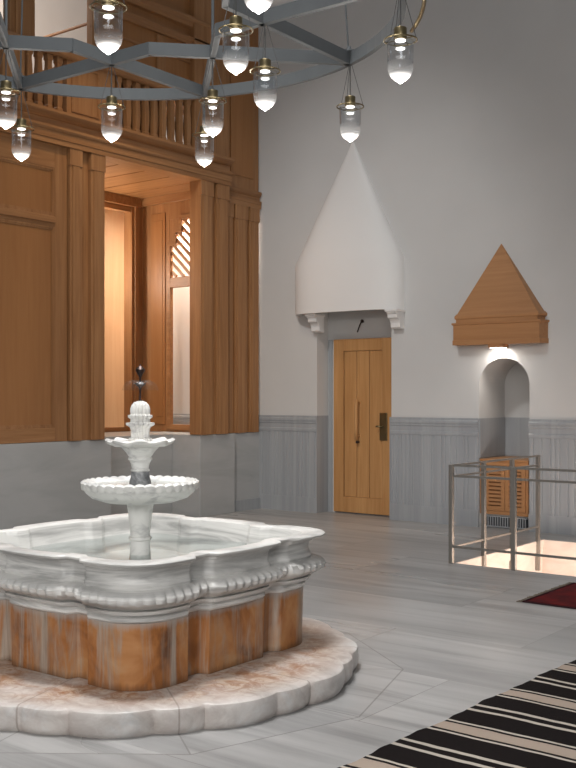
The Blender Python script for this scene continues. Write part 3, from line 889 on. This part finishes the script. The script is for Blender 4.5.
# pine cone finial
def rib(k, r, z, a): return (r*(0.80+0.23*abs(math.sin(a*7))), z)
bm = NB()
lathe(bm, cx, cy, [(0.062, 1.243), (0.062, 1.258), (0.050, 1.262), (0.050, 1.300), (0.056, 1.318), (0.077, 1.330), (0.077, 1.342), (0.054, 1.345), (0.052, 1.362), (0.066, 1.372), (0.066, 1.384), (0.051, 1.387),
                   (0.054, 1.40), (0.053, 1.42), (0.046, 1.44), (0.033, 1.455), (0.012, 1.463)], 112, rib)
autosmooth(obj('finial', bm, M['tier'], ft), 50)
bm = NB()
lathe(bm, cx, cy, [(0.010, 1.46), (0.006, 1.47), (0.005, 1.52), (0.008, 1.535), (0.030, 1.556), (0.030, 1.560), (0.006, 1.562), (0.005, 1.59), (0.010, 1.60), (0.024, 1.626), (0.026, 1.634), (0.018, 1.645), (0.008, 1.652), (0.003, 1.662)], 20)
autosmooth(obj('nozzle', bm, M['bronze'], ft), 40)
# thin film of water falling from the nozzle
bm = NB()
lathe(bm, cx, cy, [(0.024, 1.56), (0.05, 1.575), (0.075, 1.568), (0.092, 1.545), (0.10, 1.52)], 40, cap0=False, cap1=False)
obj('water_film', bm, M['spray'], ft, smooth=True)

# ============================================================ chandelier
CC = (-4.664, 4.287)
ZS = 3.81
ch = thing('chandelier_frame', 'large blue-grey steel chandelier frame of crossing straps hanging over the fountain', 'chandelier', (CC[0], CC[1], ZS))
CR = 0.019
def cr(p): return (p[0]*math.cos(CR)-p[1]*math.sin(CR), p[0]*math.sin(CR)+p[1]*math.cos(CR))
def strap(p, q):
    p = cr(p); q = cr(q)
    a = Vector((CC[0]+p[0], CC[1]+p[1], 0)); b = Vector((CC[0]+q[0], CC[1]+q[1], 0))
    d = (b-a).normalized(); nrm = Vector((-d.y, d.x, 0))*0.019
    a -= d*0.006; b += d*0.006
    bm = NB()
    prism(bm, [tuple((a+nrm)+Vector((0, 0, ZS-0.042))), tuple((a-nrm)+Vector((0, 0, ZS-0.042))), tuple((a-nrm)+Vector((0, 0, ZS+0.042))), tuple((a+nrm)+Vector((0, 0, ZS+0.042)))], b-a)
    obj('strap', bm, M['strap'], ch)
A_, B_, C_ = 0.66, 1.63, 0.96
def rot4(p): return [(p[0], p[1]), (-p[1], p[0]), (-p[0], -p[1]), (p[1], -p[0])]
def pairs(p, q): return list(zip(rot4(p), rot4(q)))
segs = []
segs += pairs((-A_, 0.30), (-A_, B_)); segs += pairs((A_, 0.30), (A_, B_))
segs += pairs((-0.30, A_), (0, C_)); segs += pairs((0.30, A_), (0, C_))
segs += pairs((0, C_), (A_, B_)); segs += pairs((0, C_), (-A_, B_))
for p, q in segs: strap(p, q)
RR = math.hypot(A_, B_)
for k in range(8):
    a0 = math.atan2(A_, B_)+k*PI/4+CR
    bm = NB(); rings = []
    for i in range(13):
        a = a0+(PI/4)*i/12
        rings.append([(CC[0]+(RR+dr0)*math.cos(a), CC[1]+(RR+dr0)*math.sin(a), ZS+dz) for dr0, dz in ((-0.012, -0.042), (0.022, -0.042), (0.022, 0.042), (-0.012, 0.042))])
    loft(bm, rings)
    obj('ring_strap', bm, M['strap'], ch)
def rod(p, q, r=0.0075):
    bm = NB(); tube(bm, [p, q], r, 8); obj('suspension_rod', bm, M['strap'], ch)
for (px, py) in map(cr, rot4((0, C_))): rod((CC[0]+px, CC[1]+py, ZS), (CC[0]+px, CC[1]+py, 8.2), 0.010)
for (px, py) in map(cr, rot4((A_, B_))):
    rod((CC[0]+px, CC[1]+py, ZS), (CC[0]+px*0.80, CC[1]+py*0.80, 8.2), 0.006)
    bm = NB(); lathe(bm, CC[0]+px, CC[1]+py, [(0.06, ZS+0.042), (0.06, ZS+0.052), (0.02, ZS+0.056), (0.014, ZS+0.085)], 20); obj('node_cap', bm, M['strap'], ch)
# brass conduit looping along the outer strap on the right
bm = NB()
pp = []
for i in range(25):
    a = math.radians(47-62*i/24)
    pp.append((CC[0]+1.885*math.cos(a), CC[1]+1.885*math.sin(a), ZS-0.02+0.04*i/24))
tube(bm, pp, 0.013, 10)
obj('brass_conduit', bm, M['brass'], ch, smooth=True, label='curved brass conduit')

def make_lamp(x, y):
    zb = 3.243
    t_ = thing('pendant_lamp', '', 'pendant lamp', (x, y, zb), 'glass bell-jar pendant lamps under the chandelier frame')
    R = 0.0735
    bm = NB(); lathe(bm, x, y, [(0.035, zb+.93*0.262), (0.036, zb+.93*0.264), (0.036, zb+.93*0.326), (0.034, zb+.93*0.329)], 24)
    autosmooth(obj('lamp_cap', bm, M['brass'], t_), 40)
    bm = NB(); torus(bm, (x, y, zb+.93*0.255), 0.092, 0.0045, 36, 8)
    box(bm, x-0.092, x+0.092, y-0.003, y+0.003, zb+.93*0.257, zb+.93*0.261); box(bm, x-0.003, x+0.003, y-0.092, y+0.092, zb+.93*0.257, zb+.93*0.261)
    obj('lamp_ring', bm, M['brass'], t_, smooth=False)
    bm = NB(); lathe(bm, x, y, [(R, zb+.93*0.250), (R*1.01, zb+.93*0.235), (R*0.985, zb+.93*0.16), (R*0.985, zb+.93*0.12)], 36, cap0=False, cap1=False)
    obj('glass_jar', bm, M['jar'], t_, smooth=True)
    bm = NB(); lathe(bm, x, y, [(R*0.985, zb+.93*0.12), (R*0.985, zb+.93*0.100), (R*0.97, zb+.93*0.083), (R*0.93, zb+.93*0.067), (R*0.85, zb+.93*0.050), (R*0.70, zb+.93*0.033), (R*0.46, zb+.93*0.017), (R*0.22, zb+.93*0.006), (R*0.08, zb-0.004)], 36, cap0=False, cap1=True)
    obj('frosted_glass', bm, M['frost'], t_, smooth=True, label='lower glass frosted and glowing white towards its tip')
    bm = NB(); lathe(bm, x, y, [(0.030, zb+.93*0.250), (0.030, zb+.93*0.256)], 24); obj('led_disc', bm, M['led'], t_, label='bright white light disc')
    bm = NB(); lathe(bm, x, y, [(0.025, zb+.93*0.202), (0.025, zb+.93*0.207)], 24); obj('led_disc', bm, M['led'], t_)
    bm = NB()
    zt = ZS-0.045
    tube(bm, [(x, y, zb+.93*0.328), (x, y, zt)], 0.0042, 6)
    for k in range(3):
        a = 2*PI*k/3+0.4
        tube(bm, [(x+0.090*math.cos(a), y+0.090*math.sin(a), zb+.93*0.258), (x+0.012*math.cos(a), y+0.012*math.sin(a), zt)], 0.0022, 5)
    obj('cables', bm, M['cable'], t_)
    return t_
L_H = 'glass bell-jar pendant lamp '
lamp_spots = [
    (0.67, 1.63, 'hanging before the tip of the white plaster hood'),
    (-0.66, 1.63, 'hanging lowest, before the top of the pier right of the alcove'),
    (-1.63, 0.67, 'hanging lowest of the far left pair, before the wooden panel'),
    (1.63, 0.67, 'hanging furthest right, before the plain grey wall'),
    (-0.66, 0.66, 'before the gallery balusters, above the left pilasters'),
    (0.0, 0.96, 'before the right end of the gallery balusters'),
    (0.68, 0.66, 'just left of the grey wall corner, beside the gallery'),
    (-0.96, 0.0, 'cut by the left edge, before the gallery'),
    (0.99, 0.0, 'high before the upper gallery panel, beside the rod'),
    (0.68, -0.65, 'large, at top left, before the gallery wall'),
    (1.65, -0.64, 'cropped by the top edge, only its tip showing'),
]
proto = None
for (dx, dy, txt) in lamp_spots:
    dx, dy = cr((dx, dy)); x, y = CC[0]+dx, CC[1]+dy
    if proto is None:
        proto = make_lamp(x, y); r_ = proto
    else:
        r_ = proto.copy(); COL.objects.link(r_); r_.location = (x, y, 3.243)
        for c in list(proto.children):
            d = c.copy(); COL.objects.link(d); d.parent = r_
    r_['label'] = L_H+txt
    point('pendant_light', (x, y, 3.19), 7.0, (1.0, 0.95, 0.88), 0.03)

# ============================================================ stair railing
rl = thing('stair_railing', 'thin steel railing of posts and rails around the lit stairwell', 'railing', (HX0, HY0, 0))
def post(x, y, z0):
    bm = NB(); box(bm, x-0.019, x+0.019, y-0.019, y+0.019, z0, 0.875)
    return obj('post', bm, M['steel'], rl, bevel=0.003)
xr, yr = HX0-0.005, HY0-0.03
post(xr, yr, 0)
for k in range(1, 9): post(xr+0.6*k, yr, 0)
for k in range(1, 4):
    post(HX0+0.022, HY0+0.6*k-0.06, -0.30)
def rail(p, q, w=0.010, h=0.010):
    bm = NB()
    x0, x1 = min(p[0], q[0])-w, max(p[0], q[0])+w; y0, y1 = min(p[1], q[1])-w, max(p[1], q[1])+w
    box(bm, x0, x1, y0, y1, p[2]-h, p[2]+h)
    obj('rail', bm, M['steel'], rl)
for z in (0.870, 0.775, 0.15):
    rail((xr+0.02, yr, z), (xr+4.8, yr, z), 0.009, 0.010)
    rail((xr+0.03, yr+0.02, z), (xr+0.03, 9.96, z), 0.007, 0.009)

# ============================================================ rugs
def kilim_mat():
    g = G('striped_kilim_wool')
    sp = g.n('SeparateXYZ'); g.l(g.n('TexCoord').outputs['Object'], sp.inputs[0])
    wob = g.noise(g.coord((1.6, 1.6, 1)), 2.2, 2)
    y = g.math('ADD', sp.outputs[1], g.math('MULTIPLY', g.math('SUBTRACT', wob, 0.5), 0.035))
    P = 0.638
    fr = g.math('FRACT', g.math('DIVIDE', y, P))                     # 0 = centre of a broad cream band
    u = g.math('MULTIPLY', g.math('MINIMUM', fr, g.math('SUBTRACT', 1.0, fr)), P)
    blk, crm, tan = (0.008, 0.006, 0.006), (0.46, 0.41, 0.35), (0.36, 0.29, 0.235)
    c = g.ramp(g.math('DIVIDE', u, 0.32), [(0.0, tan), (0.150, blk), (0.215, crm), (0.275, blk), (0.83, crm), (0.915, blk)], 'CONSTANT')
    fib = g.noise(g.coord((30, 240, 1)), 2.0, 4, 0.7)
    c = g.mix(g.ramp(fib, [(0.50, 0.0), (0.75, 0.06)]), c, (0.16, 0.11, 0.08))
    g.bump(g.noise(g.coord((60, 260, 1)), 3.0, 2), 0.4, 0.004)
    return g.fin(c, 0.95, 0.1)
M['kilim'] = kilim_mat()
def rug_mesh(x0, x1, y0, y1, th, edge=0.012, n=90, wav=0.004, seed=1):
    rnd = random.Random(seed)
    bm = NB()
    ph = [rnd.uniform(0, 6) for _ in range(4)]
    def ex(y): return edge*(math.sin(y*9+ph[0])*0.5+math.sin(y*21+ph[1])*0.35+math.sin(y*43+ph[2])*0.25)
    cols = 14
    top = []
    for j in range(n+1):
        y = y0+(y1-y0)*j/n
        row = []
        for i in range(cols+1):
            f_ = i/cols
            x = x0+ex(y)+(x1-x0-ex(y))*f_
            z = th+wav*(0.5+0.5*math.sin(x*7+y*5+ph[3]))*(1 if f_ > 0 else 0.6)
            row.append((x, y, z))
        top.append(row)
    T = [[bm.verts.new(p) for p in r] for r in top]
    Bt = [[bm.verts.new((p[0], p[1], 0.0005)) for p in r] for r in top]
    for j in range(n):
        for i in range(cols):
            bm.faces.new((T[j][i], T[j][i+1], T[j+1][i+1], T[j+1][i])); bm.faces.new((Bt[j][i], Bt[j+1][i], Bt[j+1][i+1], Bt[j][i+1]))
        bm.faces.new((T[j][0], T[j+1][0], Bt[j+1][0], Bt[j][0])); bm.faces.new((T[j][cols], Bt[j][cols], Bt[j+1][cols], T[j+1][cols]))
    for i in range(cols):
        bm.faces.new((T[0][i], Bt[0][i], Bt[0][i+1], T[0][i+1])); bm.faces.new((T[n][i], T[n][i+1], Bt[n][i+1], Bt[n][i]))
    return bm
o = obj('striped_rug', rug_mesh(0, 1.5, -1.0, 2.35, 0.006, seed=4), M['kilim'], origin=(0, 0, 0))
o.location = (-2.365, 3.51, 0); o.rotation_euler = (0, 0, math.radians(-2.2))
tag(o, 'black and cream striped flatwoven rug in the lower right corner', 'rug')
def red_mat():
    g = G('dark_red_wool')
    v = g.coord((1, 1, 1))
    n = g.noise(v, 5, 4); n2 = g.noise(g.coord((40, 40, 1)), 3, 3)
    c = g.ramp(n, [(0.35, (0.055, 0.010, 0.012)), (0.6, (0.12, 0.011, 0.012)), (0.8, (0.17, 0.022, 0.018))])
    vo = g.n('TexVoronoi'); vo.inputs['Scale'].default_value = 5.0; g.l(v, vo.inputs['Vector'])
    c = g.mix(g.ramp(vo.outputs['Distance'], [(0.10, 0.6), (0.16, 0.0)]), c, (0.03, 0.02, 0.03))
    g.bump(n2, 0.4, 0.004)
    return g.fin(c, 0.95, 0.1)
M['red'] = red_mat()
M['rug_edge'] = paint('dark_rug_binding', (0.035, 0.012, 0.014), 0.9, 0.1)
M['rug_fringe'] = paint('dull_rug_fringe', (0.16, 0.13, 0.10), 0.9, 0.1)
rr = thing('red_rug', 'dark red patterned rug lying before the stairwell railing', 'rug', (-3.28, 6.95, 0))
obj('rug_field', rug_mesh(-3.20, -1.4, 6.98, 7.86, 0.008, 0.006, seed=2), M['red'], rr)
bm = NB(); box(bm, -3.225, -1.4, 6.95, 6.975, 0.0005, 0.009); box(bm, -3.225, -1.4, 7.865, 7.89, 0.0005, 0.009); box(bm, -3.225, -3.21, 6.975, 7.865, 0.0005, 0.009)
obj('rug_border', bm, M['rug_edge'], rr)
bm = NB()
for k in range(46):
    y = 6.94+k*0.0211
    tube(bm, [(-3.222, y, 0.005), (-3.26-0.012*random.random(), y+random.uniform(-0.008, 0.008), 0.004)], 0.0022, 4)
obj('fringe', bm, M['rug_fringe'], rr)
